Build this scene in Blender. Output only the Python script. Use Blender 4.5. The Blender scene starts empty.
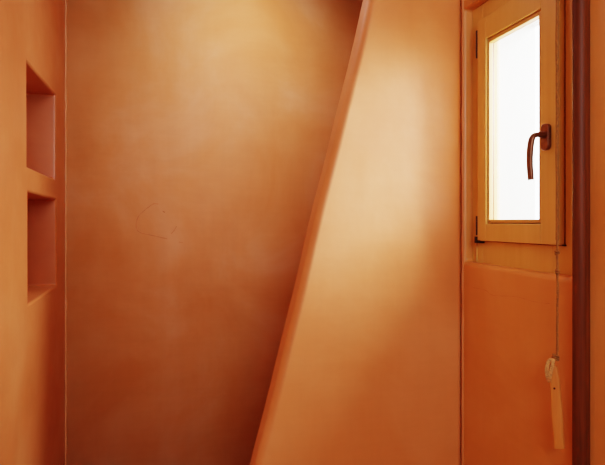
import bpy, bmesh, math, random
from mathutils import Vector, Matrix
random.seed(4)
C = bpy.context.scene.collection
sc = bpy.context.scene

# ------------------------------------------------------------------ materials
def srgb(r, g, b):
    def f(c):
        c /= 255
        return c/12.92 if c <= .04045 else ((c+.055)/1.055)**2.4
    return (f(r), f(g), f(b), 1)

def base_mat(name):
    m = bpy.data.materials.new(name); m.use_nodes = True
    nt = m.node_tree
    return m, nt, nt.nodes['Principled BSDF']

def N(nt, t, **kw):
    n = nt.nodes.new(t)
    for k, v in kw.items():
        if k in n.inputs: n.inputs[k].default_value = v
        else: setattr(n, k, v)
    return n

def plaster(name, c_dark, c_mid, c_light, rough=(.34, .5), bump=.06, seed=0.0, stretch=(1, 1, 1), coat=.15, spec=.5):
    """polished lime plaster: soft cloudy mottling, fine trowel drag, small dents"""
    m, nt, b = base_mat(name)
    L = nt.links.new
    tc = N(nt, 'ShaderNodeTexCoord')
    mp = N(nt, 'ShaderNodeMapping'); mp.inputs['Location'].default_value = (seed, seed*1.7, seed*.6)
    mp.inputs['Scale'].default_value = stretch
    L(tc.outputs['Object'], mp.inputs['Vector'])
    big = N(nt, 'ShaderNodeTexNoise', Scale=2.1, Detail=5.0, Roughness=.55, Distortion=.5)
    L(mp.outputs[0], big.inputs['Vector'])
    cr = N(nt, 'ShaderNodeValToRGB')
    e = cr.color_ramp.elements
    e[0].position = .35; e[0].color = c_dark
    e[1].position = .66; e[1].color = c_light
    k = e.new(.5); k.color = c_mid
    L(big.outputs['Fac'], cr.inputs['Fac'])
    # horizontal trowel drag
    mp2 = N(nt, 'ShaderNodeMapping'); mp2.inputs['Scale'].default_value = (3.0, 3.0, 26.0)
    L(tc.outputs['Object'], mp2.inputs['Vector'])
    tr = N(nt, 'ShaderNodeTexNoise', Scale=1.6, Detail=6.0, Roughness=.62, Distortion=.35)
    L(mp2.outputs[0], tr.inputs['Vector'])
    # vertical drag
    mp3 = N(nt, 'ShaderNodeMapping'); mp3.inputs['Scale'].default_value = (22.0, 22.0, 2.2)
    L(tc.outputs['Object'], mp3.inputs['Vector'])
    tv = N(nt, 'ShaderNodeTexNoise', Scale=1.3, Detail=4.0, Roughness=.6)
    L(mp3.outputs[0], tv.inputs['Vector'])
    ad = N(nt, 'ShaderNodeMath', operation='ADD'); L(tr.outputs['Fac'], ad.inputs[0]); L(tv.outputs['Fac'], ad.inputs[1])
    mr = N(nt, 'ShaderNodeMapRange'); mr.inputs['From Min'].default_value = .6; mr.inputs['From Max'].default_value = 1.4
    mr.inputs['To Min'].default_value = .96; mr.inputs['To Max'].default_value = 1.04
    L(ad.outputs[0], mr.inputs['Value'])
    hs = N(nt, 'ShaderNodeHueSaturation'); L(cr.outputs['Color'], hs.inputs['Color']); L(mr.outputs[0], hs.inputs['Value'])
    L(hs.outputs['Color'], b.inputs['Base Color'])
    # roughness clouds
    rn = N(nt, 'ShaderNodeTexNoise', Scale=4.0, Detail=4.0); L(mp.outputs[0], rn.inputs['Vector'])
    rr = N(nt, 'ShaderNodeMapRange'); rr.inputs['From Min'].default_value = .3; rr.inputs['From Max'].default_value = .7
    rr.inputs['To Min'].default_value = rough[0]; rr.inputs['To Max'].default_value = rough[1]
    L(rn.outputs['Fac'], rr.inputs['Value']); L(rr.outputs[0], b.inputs['Roughness'])
    # bump: slow undulation + fine drag
    un = N(nt, 'ShaderNodeTexNoise', Scale=5.5, Detail=3.0); L(tc.outputs['Object'], un.inputs['Vector'])
    b1 = N(nt, 'ShaderNodeBump', Strength=bump*3, Distance=.02); L(un.outputs['Fac'], b1.inputs['Height'])
    b2 = N(nt, 'ShaderNodeBump', Strength=bump, Distance=.003); L(ad.outputs[0], b2.inputs['Height']); L(b1.outputs[0], b2.inputs['Normal'])
    L(b2.outputs[0], b.inputs['Normal'])
    b.inputs['Specular IOR Level'].default_value = spec
    b.inputs['Coat Weight'].default_value = coat; b.inputs['Coat Roughness'].default_value = .35
    return m

def wood(name, c1, c2, rough=.4, scale=(60, 60, 3), coat=0., bump=.05):
    m, nt, b = base_mat(name)
    L = nt.links.new
    tc = N(nt, 'ShaderNodeTexCoord')
    mp = N(nt, 'ShaderNodeMapping'); mp.inputs['Scale'].default_value = scale
    L(tc.outputs['Object'], mp.inputs['Vector'])
    n = N(nt, 'ShaderNodeTexNoise', Scale=1.0, Detail=5.0, Roughness=.6, Distortion=.4); L(mp.outputs[0], n.inputs['Vector'])
    cr = N(nt, 'ShaderNodeValToRGB'); e = cr.color_ramp.elements
    e[0].position = .32; e[0].color = c1; e[1].position = .68; e[1].color = c2
    L(n.outputs['Fac'], cr.inputs['Fac']); L(cr.outputs['Color'], b.inputs['Base Color'])
    bp = N(nt, 'ShaderNodeBump', Strength=bump, Distance=.002); L(n.outputs['Fac'], bp.inputs['Height']); L(bp.outputs[0], b.inputs['Normal'])
    b.inputs['Roughness'].default_value = rough
    b.inputs['Coat Weight'].default_value = coat; b.inputs['Coat Roughness'].default_value = .2
    return m

def plain(name, col, rough=.5, metal=0., noise=.08, scale=40):
    m, nt, b = base_mat(name)
    L = nt.links.new
    tc = N(nt, 'ShaderNodeTexCoord')
    n = N(nt, 'ShaderNodeTexNoise', Scale=scale, Detail=3.0); L(tc.outputs['Object'], n.inputs['Vector'])
    cr = N(nt, 'ShaderNodeValToRGB'); e = cr.color_ramp.elements
    e[0].position = .3; e[0].color = tuple(c*(1-noise*2) for c in col[:3])+(1,)
    e[1].position = .7; e[1].color = tuple(min(1, c*(1+noise*2)) for c in col[:3])+(1,)
    L(n.outputs['Fac'], cr.inputs['Fac']); L(cr.outputs['Color'], b.inputs['Base Color'])
    b.inputs['Roughness'].default_value = rough; b.inputs['Metallic'].default_value = metal
    return m

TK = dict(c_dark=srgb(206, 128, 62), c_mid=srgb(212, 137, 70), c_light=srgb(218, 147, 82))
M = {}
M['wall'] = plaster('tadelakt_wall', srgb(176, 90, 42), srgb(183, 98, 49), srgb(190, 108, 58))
M['wall_r'] = plaster('tadelakt_right', **TK, seed=5.2)
M['wall_back'] = plaster('tadelakt_back', srgb(212, 130, 70), srgb(219, 143, 86), srgb(223, 157, 109), seed=3.1, rough=(.6, .74), coat=0, spec=.5)
M['wall_part'] = plaster('tadelakt_partition', srgb(203, 119, 60), srgb(209, 127, 68), srgb(215, 136, 78), seed=7.3, rough=(.48, .6), coat=.05)
M['ceil'] = plaster('ceiling_plaster', srgb(225, 180, 145), srgb(228, 186, 152), srgb(232, 192, 160), rough=(.7, .8), coat=0)
M['floor'] = plaster('floor_plaster', srgb(196, 130, 80), srgb(206, 142, 92), srgb(214, 152, 104), seed=1.4)
M['ochre'] = wood('ochre_painted_wood', srgb(208, 158, 78), srgb(216, 167, 88), rough=.42, scale=(45, 45, 2.5), bump=.02)
M['bead'] = wood('ochre_bead', srgb(202, 146, 70), srgb(208, 154, 76), rough=.42, scale=(45, 45, 2.5), bump=.02)
M['post'] = wood('varnished_dark_wood', srgb(80, 36, 12), srgb(106, 50, 18), rough=.5, scale=(70, 70, 3), coat=.0)
M['post'].node_tree.nodes['Principled BSDF'].inputs['Specular IOR Level'].default_value = .22
M['bronze'] = plain('brown_bronze', srgb(104, 60, 34), rough=.32, metal=.55, noise=.12, scale=60)
M['dark'] = plain('dark_metal', srgb(44, 28, 22), rough=.45, metal=.6)
M['gasket'] = plain('brown_gasket', srgb(120, 70, 30), rough=.7)
M['rope'] = plain('jute_rope', srgb(148, 94, 40), rough=.9, noise=.22, scale=260)
M['rope_fray'] = plain('jute_fray', srgb(200, 146, 84), rough=.9, noise=.2, scale=260)
M['stick'] = wood('raw_wood_stick', srgb(200, 114, 44), srgb(212, 130, 54), rough=.55, scale=(120, 120, 8), bump=.2)
M['hole'] = plain('hole_dark', srgb(50, 24, 10), rough=.9)
M['outer'] = wood('outer_reveal_paint', srgb(170, 112, 40), srgb(180, 120, 48), rough=.6, scale=(20, 20, 2))
M['render_out'] = plain('outside_render', srgb(236, 226, 206), rough=.9, noise=.03, scale=8)

M['lining_tan'] = plain('lining_tan', (.34,.31,.27,1), rough=.6, noise=.01)  # grey-tan, kept dark so the window lining bounces less light
def glass_mat():
    m = bpy.data.materials.new('window_glass'); m.use_nodes = True
    nt = m.node_tree; nt.nodes.clear(); L = nt.links.new
    out = N(nt, 'ShaderNodeOutputMaterial'); mix = N(nt, 'ShaderNodeMixShader')
    t = N(nt, 'ShaderNodeBsdfTransparent'); t.inputs['Color'].default_value = (.96, .97, .96, 1)
    g = N(nt, 'ShaderNodeBsdfGlossy'); g.inputs['Roughness'].default_value = .03
    mix.inputs[0].default_value = .04
    tr = N(nt, 'ShaderNodeBsdfTranslucent'); tr.inputs['Color'].default_value = (.95, .96, .95, 1)
    tc = N(nt, 'ShaderNodeTexCoord'); nz = N(nt, 'ShaderNodeTexNoise', Scale=55.0, Detail=3.0); L(tc.outputs['Object'], nz.inputs['Vector'])
    mr = N(nt, 'ShaderNodeMapRange'); mr.inputs['To Min'].default_value = .01; mr.inputs['To Max'].default_value = .06; L(nz.outputs['Fac'], mr.inputs['Value'])
    m2 = N(nt, 'ShaderNodeMixShader'); L(mr.outputs[0], m2.inputs[0]); L(t.outputs[0], m2.inputs[1]); L(tr.outputs[0], m2.inputs[2])
    L(m2.outputs[0], mix.inputs[1]); L(g.outputs[0], mix.inputs[2]); L(mix.outputs[0], out.inputs[0])
    return m
M['glass'] = glass_mat()

# ------------------------------------------------------------------ helpers
def obj(name, bm, mat, parent=None, smooth=True, bevel=0, seg=3, wn=True):
    me = bpy.data.meshes.new(name); bmesh.ops.recalc_face_normals(bm, faces=bm.faces[:]); bm.to_mesh(me); bm.free()
    for mm in (mat if isinstance(mat, (list, tuple)) else [mat]): me.materials.append(mm)
    o = bpy.data.objects.new(name, me); C.objects.link(o)
    if parent: o.parent = parent
    if smooth:
        for p in me.polygons: p.use_smooth = True
    if bevel:
        b = o.modifiers.new('bevel', 'BEVEL'); b.width = bevel; b.segments = seg; b.limit_method = 'ANGLE'; b.angle_limit = math.radians(35)
        b.harden_normals = False
    if bevel and wn:
        w = o.modifiers.new('wn', 'WEIGHTED_NORMAL'); w.keep_sharp = True
    return o

def box(bm, x0, x1, y0, y1, z0, z1):
    vs = [bm.verts.new(p) for p in ((x0,y0,z0),(x1,y0,z0),(x1,y1,z0),(x0,y1,z0),(x0,y0,z1),(x1,y0,z1),(x1,y1,z1),(x0,y1,z1))]
    for f in ((0,3,2,1),(4,5,6,7),(0,1,5,4),(1,2,6,5),(2,3,7,6),(3,0,4,7)): bm.faces.new([vs[i] for i in f])
    return vs

def boxobj(name, dims, mat, parent=None, bevel=0, seg=3):
    bm = bmesh.new(); box(bm, *dims); return obj(name, bm, mat, parent, bevel=bevel, seg=seg)

def prism(bm, poly, axis, a0, a1):
    """extrude a 2-D polygon; axis 'x': poly in (y,z); 'y': poly in (x,z); 'z': poly in (x,y)"""
    def P(p, a): return {'x': (a, p[0], p[1]), 'y': (p[0], a, p[1]), 'z': (p[0], p[1], a)}[axis]
    v0 = [bm.verts.new(P(p, a0)) for p in poly]; v1 = [bm.verts.new(P(p, a1)) for p in poly]
    n = len(poly)
    bm.faces.new(v0); bm.faces.new(list(reversed(v1)))
    for i in range(n): bm.faces.new((v0[i], v0[(i+1) % n], v1[(i+1) % n], v1[i]))

def tube(bm, pts, rad, n=10, flat=None, cap=True):
    """sweep a circle (or ellipse through flat=(a,b)) along pts; rad may be a list"""
    pts = [Vector(p) for p in pts]; rings = []
    up = Vector((0, 1, 0)) if abs((pts[1]-pts[0]).normalized().y) < .9 else Vector((1, 0, 0))
    for i, p in enumerate(pts):
        t = (pts[min(i+1, len(pts)-1)] - pts[max(i-1, 0)]).normalized()
        s = up - t*up.dot(t); s.normalize(); up = s; q = t.cross(s)
        r = rad[i] if isinstance(rad, (list, tuple)) else rad
        fa, fb = flat or (1, 1)
        rings.append([bm.verts.new(p + s*math.cos(2*math.pi*k/n)*r*fa + q*math.sin(2*math.pi*k/n)*r*fb) for k in range(n)])
    for a, b in zip(rings, rings[1:]):
        for k in range(n): bm.faces.new((a[k], a[(k+1) % n], b[(k+1) % n], b[k]))
    if cap: bm.faces.new(list(reversed(rings[0]))); bm.faces.new(rings[-1])

def smoothpts(pts, k=6):
    """Catmull-Rom through pts"""
    P = [Vector(p) for p in pts]; P = [P[0]*2-P[1]] + P + [P[-1]*2-P[-2]]; out = []
    for i in range(1, len(P)-2):
        for j in range(k):
            t = j/k; a, b, c, d = P[i-1:i+3]
            out.append(.5*((2*b)+(-a+c)*t+(2*a-5*b+4*c-d)*t*t+(-a+3*b-3*c+d)*t**3))
    out.append(P[-2]); return out

def carve(o, cutters, bevel, seg=5):
    """cut rounded recesses out of a solid wall, bake the result and drop the cutters"""
    for c in cutters:
        m = o.modifiers.new('cut', 'BOOLEAN'); m.operation = 'DIFFERENCE'; m.solver = 'EXACT'; m.object = c
    b = o.modifiers.new('bevel', 'BEVEL'); b.width = bevel; b.segments = seg; b.limit_method = 'ANGLE'; b.angle_limit = math.radians(35)
    w = o.modifiers.new('wn', 'WEIGHTED_NORMAL')
    dg = bpy.context.evaluated_depsgraph_get()
    me = bpy.data.meshes.new_from_object(o.evaluated_get(dg))
    o.modifiers.clear(); o.data = me
    for c in cutters: bpy.data.objects.remove(c)

def structure(o): o['kind'] = 'structure'; return o
def label(o, l, c, g=None):
    o['label'] = l; o['category'] = c
    if g: o['group'] = g
    return o
def empty(name, loc):
    o = bpy.data.objects.new(name, None); o.location = loc; o.empty_display_size = .05; C.objects.link(o)
    return o
def reparent(o, root):
    """parent keeping world place"""
    o.parent = root; o.matrix_parent_inverse = Matrix.Translation(-root.location) if root.type == 'EMPTY' else Matrix()

# ------------------------------------------------------------------ room shell
XL, XR, YB, YF, HC = -.40, 1.10, 2.47, -1.30, 2.85
YP = 1.63                                       # face of the sloping partition
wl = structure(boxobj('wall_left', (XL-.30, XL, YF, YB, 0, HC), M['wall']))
def cutter(poly, axis, a0, a1, bev=.012):
    bm = bmesh.new(); prism(bm, poly, axis, a0, a1)
    bmesh.ops.recalc_face_normals(bm, faces=bm.faces[:])
    me = bpy.data.meshes.new('cut'); bm.to_mesh(me); bm.free()
    o = bpy.data.objects.new('cut', me); C.objects.link(o); return o
n1 = cutter([(1.783, 1.678), (2.240, 1.675), (2.246, 2.020), (1.779, 2.014)], 'x', XL-.13, XL+.05)
n2 = cutter([(1.795, 1.234), (2.276, 1.238), (2.262, 1.592), (1.793, 1.597)], 'x', XL-.13, XL+.05)
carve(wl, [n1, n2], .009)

structure(boxobj('wall_back', (XL-.30, XR+.30, YB, YB+.2, 0, HC), M['wall_back']))
wr = structure(boxobj('wall_right', (XR, XR+.30, YF, YB, 0, HC), M['wall_r']))
wc = cutter([(1.126, 1.346), (1.625, 1.352), (1.625, 2.293), (1.126, 2.293)], 'x', XR-.05, XR+.35)
carve(wr, [wc], .014, 6)
structure(boxobj('wall_front', (XL-.30, XR+.30, YF-.2, YF, 0, HC), M['ceil']))
structure(boxobj('floor', (XL-.30, XR+.30, YF-.2, YB+.2, -.1, 0), M['floor']))
structure(boxobj('ceiling', (XL-.30, XR+.30, YF-.2, YB+.2, HC, HC+.1), M['ceil']))

# sloping partition: leaning free edge with a softly rounded nose
def partition():
    bm = bmesh.new()
    n = 40
    zs = [HC*i/n for i in range(n+1)]
    def xe(z): return .139 + .2545*z + .0016*math.sin(z*7.1) + .0010*math.sin(z*15+1)
    pts = [(xe(z), z) for z in zs]
    poly = [(XR+.001, 0)] + pts + [(XR+.001, HC)]
    prism(bm, poly, 'y', YP, YP+.098)
    o = obj('wall_partition', bm, M['wall_part'])
    b = o.modifiers.new('bevel', 'BEVEL'); b.width = .028; b.segments = 8; b.limit_method = 'ANGLE'; b.angle_limit = math.radians(40)
    o.modifiers.new('wn', 'WEIGHTED_NORMAL')
    return structure(o)
partition()

# plaster ridges where the walls meet
def ridge(name, x, y, r, mat):
    bm = bmesh.new()
    pts = [(x + .0006*math.sin(i*.9) + random.uniform(-.0003, .0003), y, HC*i/90) for i in range(91)]
    tube(bm, pts, [r*(1 + .25*math.sin(i*1.3) + random.uniform(-.15, .15)) for i in range(91)], 10)
    return structure(obj(name, bm, mat))
M['ridge'] = plaster('ridge_plaster', srgb(200, 122, 70), srgb(206, 132, 82), srgb(212, 144, 98), rough=(.4, .5))
ridge('trim_2', XL+.002, YB+.0015, .0038, M['ridge'])
ridge('trim_3', XR-.001, YP+.001, .0045, M['wall_part'])
# scratched outline in the back wall and a hair crack under the window
M['scratch'] = plain('scratch_colour', srgb(198, 116, 68), rough=.7)
bm = bmesh.new()
def onback(pts): return smoothpts([(x, YB, z) for x, z in pts], 4)
for ln, r in (([(0.006, 1.585), (-.016, 1.586), (-.052, 1.560), (-.086, 1.523), (-.094, 1.475), (-.075, 1.450), (-.018, 1.436), (.046, 1.420)], .0019),
              ([(.063, 1.443), (.078, 1.460), (.090, 1.481)], .0016), ([(.026, 1.552), (.034, 1.546)], .003), ([(.100, 1.404), (.118, 1.401)], .0016)):
    p = onback(ln); n = len(p)
    tube(bm, p, [r*(.35 + .75*abs(math.sin(i*1.1+.5))) for i in range(n)], 8, flat=(.35, 1) )
sc_ = obj('scratch_mark', bm, M['scratch'])
sc_.parent = bpy.data.objects['wall_back']
bm = bmesh.new()
p = smoothpts([(XR, 1.585, 1.262), (XR, 1.50, 1.262), (XR, 1.46, 1.250), (XR, 1.38, 1.258), (XR, 1.33, 1.262), (XR, 1.27, 1.258), (XR, 1.20, 1.262)], 5)
tube(bm, p, [.0006*(.3+abs(math.sin(i*.8))) for i in range(len(p))], 6)
c_ = obj('hair_crack', bm, M['scratch']); c_.parent = wr

# ------------------------------------------------------------------ wooden door post by the right wall
bm = bmesh.new()
pr = []
for i in range(19):
    a = math.radians(60 + i*240/18)
    pr.append((1.0825 + .0186*math.cos(a), 1.0735 + .0186*math.sin(a)))
poly = [(1.12, 1.0575), (1.12, 1.0896)] + pr
prism(bm, poly, 'z', 0, HC)
structure(obj('trim_1', bm, M['post'], bevel=.002))

# ------------------------------------------------------------------ window
win = empty('window_1', (1.135, 1.395, 1.35)); structure(win)
def W(o): 
    if o.parent is None: reparent(o, win)
    return o
def Wc(o, p): o.parent = p; return o            # sub-part: parent mesh sits at the empty's space already

def ringbox(bm, X0, X1, y0, y1, z0, z1, wl_, wr_, wb, wt):
    """rectangular frame in the y-z plane; wl_ = far side width, wr_ = near side width"""
    box(bm, X0, X1, y1-wl_, y1, z0, z1)
    box(bm, X0, X1, y0, y0+wr_, z0, z1)
    box(bm, X0, X1, y0+wr_, y1-wl_, z0, z0+wb)
    box(bm, X0, X1, y0+wr_, y1-wl_, z1-wt, z1)

FX = 1.135
bm = bmesh.new(); ringbox(bm, FX, FX+.055, 1.127, 1.624, 1.346, 2.292, .062, .100, .105, .075)
W(obj('frame', bm, M['ochre'], bevel=.002, seg=2))
# grooved bead along the far jamb
bm = bmesh.new(); box(bm, FX-.006, FX+.01, 1.5905, 1.5935, 1.354, 1.425); W(obj('frame_bead', bm, M['bead'], bevel=.001))

# sash: rests proud of the frame
SX = 1.113
sash = None
bm = bmesh.new(); ringbox(bm, SX, FX+.038, 1.181, 1.562, 1.433, 2.226, .048, .070, .061, .079)
sash = W(obj('sash', bm, M['ochre'], bevel=.0025, seg=3))
def sub(o):
    o.parent = sash; return o
bm = bmesh.new(); ringbox(bm, FX-.0012, FX+.004, 1.1765, 1.5650, 1.4295, 2.2305, .006, .006, .006, .007)
W(obj('joint_shadow', bm, M['gasket']))  # dark strip standing in for the shadow line round the sash
# glazing bead, stepped back with a thin shadow groove round it
bm = bmesh.new(); ringbox(bm, SX+.007, SX+.024, 1.2545, 1.5105, 1.4975, 2.1435, .006, .012, .011, .012)
sub(obj('glazing_bead', bm, M['bead'], bevel=.0015, seg=2))
bm = bmesh.new(); ringbox(bm, SX+.0235, SX+.03, 1.249, 1.5165, 1.492, 2.149, .0095, .018, .0165, .0165)
sub(obj('gasket', bm, M['gasket']))
bm = bmesh.new(); box(bm, SX+.046, SX+.050, 1.2495, 1.516, 1.4925, 2.1485); sub(obj('glass_pane', bm, M['glass'], smooth=False))

# hinges on the far side
def hinge(z0, z1):
    bm = bmesh.new(); tube(bm, [(1.1155, 1.5675, z0), (1.1155, 1.5675, z1)], .0042, 12)
    o = W(obj('hinge', bm, M['dark'], bevel=.0006))
    return o
hinge(2.095, 2.195); h2 = hinge(1.452, 1.522)
bm = bmesh.new(); box(bm, 1.112, 1.132, 1.545, 1.578, 1.4235, 1.4345); box(bm, 1.110, 1.130, 1.5655, 1.5755, 1.4235, 1.447)
W(obj('hinge_bracket', bm, M['dark'], bevel=.001))
# narrow shadow joint hardware on the near side
bm = bmesh.new(); box(bm, 1.124, 1.134, 1.172, 1.1795, 1.430, 1.4345); W(obj('latch_plate', bm, M['dark'], bevel=.0005))

# handle: oval-ended plate, neck and a lever hanging down
hy, hz = 1.2225, 1.7520
bm = bmesh.new()
def rr(w, h, r, n=7):
    out = []
    for (sx, sz, a0) in ((1, 1, 0), (-1, 1, 90), (-1, -1, 180), (1, -1, 270)):
        for i in range(n+1):
            a = math.radians(a0 + 90*i/n)
            out.append((hy + sx*(w/2-r) + r*math.cos(a), hz + sz*(h/2-r) + r*math.sin(a)))
    return out
prism(bm, rr(.031, .079, .013), 'x', SX-.0135, SX+.001)
hp = sub(obj('handle', bm, M['bronze'], bevel=.003, seg=3))
bm = bmesh.new()
path = smoothpts([(SX-.008, hy, hz+.006), (SX-.026, hy, hz+.006), (SX-.044, hy, hz+.004), (SX-.053, hy+.001, hz-.004), (SX-.057, hy+.003, hz-.020),
                  (SX-.059, hy+.005, hz-.050), (SX-.059, hy+.005, hz-.085), (SX-.057, hy+.003, hz-.128)], 7)
rad = []
for i, p in enumerate(path):
    t = i/(len(path)-1)
    rad.append(.0115 - .0035*min(1, t*4) if t < .25 else .0080 + .0012*math.sin((t-.25)/.75*math.pi) + (.0004 if t > .9 else 0))
tube(bm, path, rad, 14, flat=(1.15, .95))
lev = obj('handle_lever', bm, M['bronze'], bevel=.0008)
sub(lev)

bm = bmesh.new(); ringbox(bm, 1.192, 1.402, 1.128, 1.6235, 1.347, 2.2915, .02, .03, .04, .04)
W(obj('added_lining', bm, M['lining_tan'], bevel=.001))  # lining added outside the pane to shape the light around it

# ------------------------------------------------------------------ pull rope with wooden stick
rp = empty('pull_rope', (1.06, 1.128, .878))
label(rp, 'twisted jute pull rope with a wooden stick handle, hanging in front of the window', 'pull rope')
def R(o, p=None):
    if p is None: reparent(o, rp)
    else: o.parent = p
    return o
def ctr(z):
    wob = .0016*math.sin(z*23) + .0010*math.sin(z*41+1)
    if z < 1.44: wob += .0014*math.sin(z*95)
    return Vector((1.060 + wob*.6, 1.1285 - .0*z + wob, z))
def rrad(z):
    return .0040 if z > 1.45 else .0028
def ropemesh(z0, z1, rad_f, pitch):
    bm = bmesh.new()
    n = int((z1-z0)/.0022)
    for s in range(3):
        pts = []
        for i in range(n+1):
            z = z0 + (z1-z0)*i/n; a = 2*math.pi*(z/pitch + s/3); r = rad_f(z)*.62
            c = ctr(z); pts.append((c.x+r*math.cos(a), c.y+r*math.sin(a), z))
        tube(bm, pts, [rad_f(z0+(z1-z0)*i/n)*.62 for i in range(n+1)], 6)
    return bm
R(obj('rope', ropemesh(1.128, 2.85, rrad, .017), M['rope']))
# little knots in the lower rope
for z, s in ((1.415, 1.7), (1.363, 1.55)):
    bm = bmesh.new()
    c = ctr(z)
    pts = [(c.x + .0036*s*math.cos(a)*.8, c.y + .0036*s*math.sin(a)*.8, c.z + .0045*math.sin(a*.5)*(1 if k % 2 else .6)) for k, a in enumerate([i*.55 for i in range(24)])]
    tube(bm, pts, .0024, 6)
    R(obj('knot', bm, M['rope']))

# stick
def stick():
    bm = bmesh.new()
    A = Vector((1.050, 1.1360, 1.104)); B = Vector((1.062, 1.1220, .878))
    u = Vector((.69, -.72, 0)); v = Vector((.72, .69, 0))
    n = 26; rings = []
    for i in range(n+1):
        t = i/n; c = A.lerp(B, t)
        c += u*(.0016*math.sin(t*3.6+.6)) + v*(.001*math.sin(t*5))
        w = .0128 + .0014*math.sin(t*2.6) + .0006*math.sin(t*13)
        if t < .12: w *= .75 + 2.1*t
        d = .0058 + .0007*math.sin(t*9)
        e = lambda q: math.copysign(abs(q)**.6, q)
        rings.append([bm.verts.new(c + u*(e(math.cos(a))*w) + v*(e(math.sin(a))*d) + Vector((0, 0, .003*math.cos(a)*(t > .98)))) for a in [2*math.pi*k/24 for k in range(24)]])
    for a, b in zip(rings, rings[1:]):
        for k in range(24): bm.faces.new((a[k], a[(k+1) % 24], b[(k+1) % 24], b[k]))
    bm.faces.new(list(reversed(rings[0]))); bm.faces.new(rings[-1])
    return bm
st = R(obj('wooden_handle', stick(), M['stick'], bevel=.0012, seg=2))
for (t, z) in ((.28, 1.042), (.78, .928)):
    bm = bmesh.new()
    c = Vector((1.050, 1.1360, z)).lerp(Vector((1.062, 1.1220, z)), t) + Vector((.69, -.72, 0))*(.0016*math.sin(t*3.6+.6)-.001); v = Vector((.72, .69, 0))
    tube(bm, [c - v*.0067, c - v*.003], .0028, 14)
    R(obj('hole', bm, M['hole']), st)

# rope wrapped round the top of the stick, with a frayed loop at its side
bm = bmesh.new()
c = Vector((1.057, 1.1315, 1.128))
for j, (dz, rx, ry) in enumerate(((.003, .006, .0082), (-.002, .007, .0092), (-.007, .006, .008))):
    tube(bm, [(c.x + rx*math.cos(a), c.y + ry*math.sin(a), c.z + dz + .0015*math.sin(a*2+j)) for a in [i*2*math.pi/22 for i in range(23)]], .0026, 7)
R(obj('rope_wrap', bm, M['rope']))
bm = bmesh.new()
def U(u, v, z):
    u = u*.82 + .001; z = 1.122 + (z-1.122)*.88
    return (1.050 + .69*u - .72*v, 1.136 - .72*u - .69*v, z)   # u along the stick's width, v towards the room
for j in range(6):
    o = (j-2.5)*.0019; w = random.uniform(-.0025, .0025)
    tube(bm, smoothpts([U(.004+o*.3, .006, 1.122), U(-.006+o, .009, 1.121+w), U(-.014+o*.8, .010, 1.108+w), U(-.0175+o*.9, .009, 1.090),
                     U(-.0165+o*1.1, .008, 1.074+w), U(-.0125+o*1.2, .007, 1.062+w*1.5)], 5), .0016, 6)
for j in range(4):
    o = (j-1.5)*.0024
    tube(bm, smoothpts([U(.004+o, .008, 1.122), U(.000+o, .0105, 1.105), U(-.004+o*1.1, .0105, 1.088), U(-.008+o, .0095, 1.066+random.uniform(-.006, .006))], 5), .0015, 6)
for j in range(40):
    u = random.uniform(-.021, -.004); z = random.uniform(1.060, 1.085)
    tube(bm, smoothpts([U(u, .009, z+.02), U(u+random.uniform(-.003, .003), .011, z), U(u+random.uniform(-.005, .004), .009, z-random.uniform(.006, .016))], 3), .0006, 4)
R(obj('frayed_loop', bm, M['rope_fray']))

# ------------------------------------------------------------------ lights
def area(name, loc, target, size, energy, col, sizey=None, spread=180):
    l = bpy.data.lights.new(name, 'AREA'); l.energy = energy; l.color = col; l.size = size
    if sizey: l.shape = 'RECTANGLE'; l.size_y = sizey
    l.spread = math.radians(spread)
    o = bpy.data.objects.new(name, l); C.objects.link(o); o.location = loc
    o.rotation_euler = (Vector(target)-Vector(loc)).to_track_quat('-Z', 'Y').to_euler(); return o
# daylight outside the window
area('daylight', (2.45, 1.30, 2.40), (1.15, 1.42, 1.85), 1.5, 740, (.84, .92, 1.0))
# recessed downlight over the shower
def spot(name, loc, target, energy, col, ang, blend, rad):
    l = bpy.data.lights.new(name, 'SPOT'); l.energy = energy; l.color = col; l.spot_size = math.radians(ang); l.spot_blend = blend; l.shadow_soft_size = rad
    o = bpy.data.objects.new(name, l); C.objects.link(o); o.location = loc
    o.rotation_euler = (Vector(target)-Vector(loc)).to_track_quat('-Z', 'Y').to_euler(); return o
spot('shower_downlight', (.45, 2.05, 2.82), (.47, 2.38, 1.8), 24, (1, .90, .80), 150, 1.0, .12)
area('shower_fill', (.30, 1.98, 2.83), (.30, 2.1, 0), .55, 3.5, (.86, .94, 1.0))  # added fill to brighten the upper shower walls, not a fixture
# fill light added behind the camera, no fixture there
area('room_fill', (.15, -1.1, 2.3), (.2, 2.4, 1.6), 1.1, 35, (.95, .97, 1.0), sizey=.9)

w = bpy.data.worlds.new('world'); w.use_nodes = True; sc.world = w
bg = w.node_tree.nodes['Background']; bg.inputs[0].default_value = (.95, .98, 1, 1); bg.inputs[1].default_value = 13.0

# ------------------------------------------------------------------ camera
cam = bpy.data.cameras.new('camera'); co = bpy.data.objects.new('camera', cam); C.objects.link(co)
co.location = (0, 0, 1.5); co.rotation_euler = (math.radians(90), 0, math.radians(-16.2))
cam.lens = 29.75; cam.sensor_width = 36; cam.shift_y = -10.5/605; cam.clip_start = .02
sc.camera = co
sc.view_settings.view_transform = 'Filmic'
sc.view_settings.look = 'Medium High Contrast'
sc.view_settings.exposure = -0.12
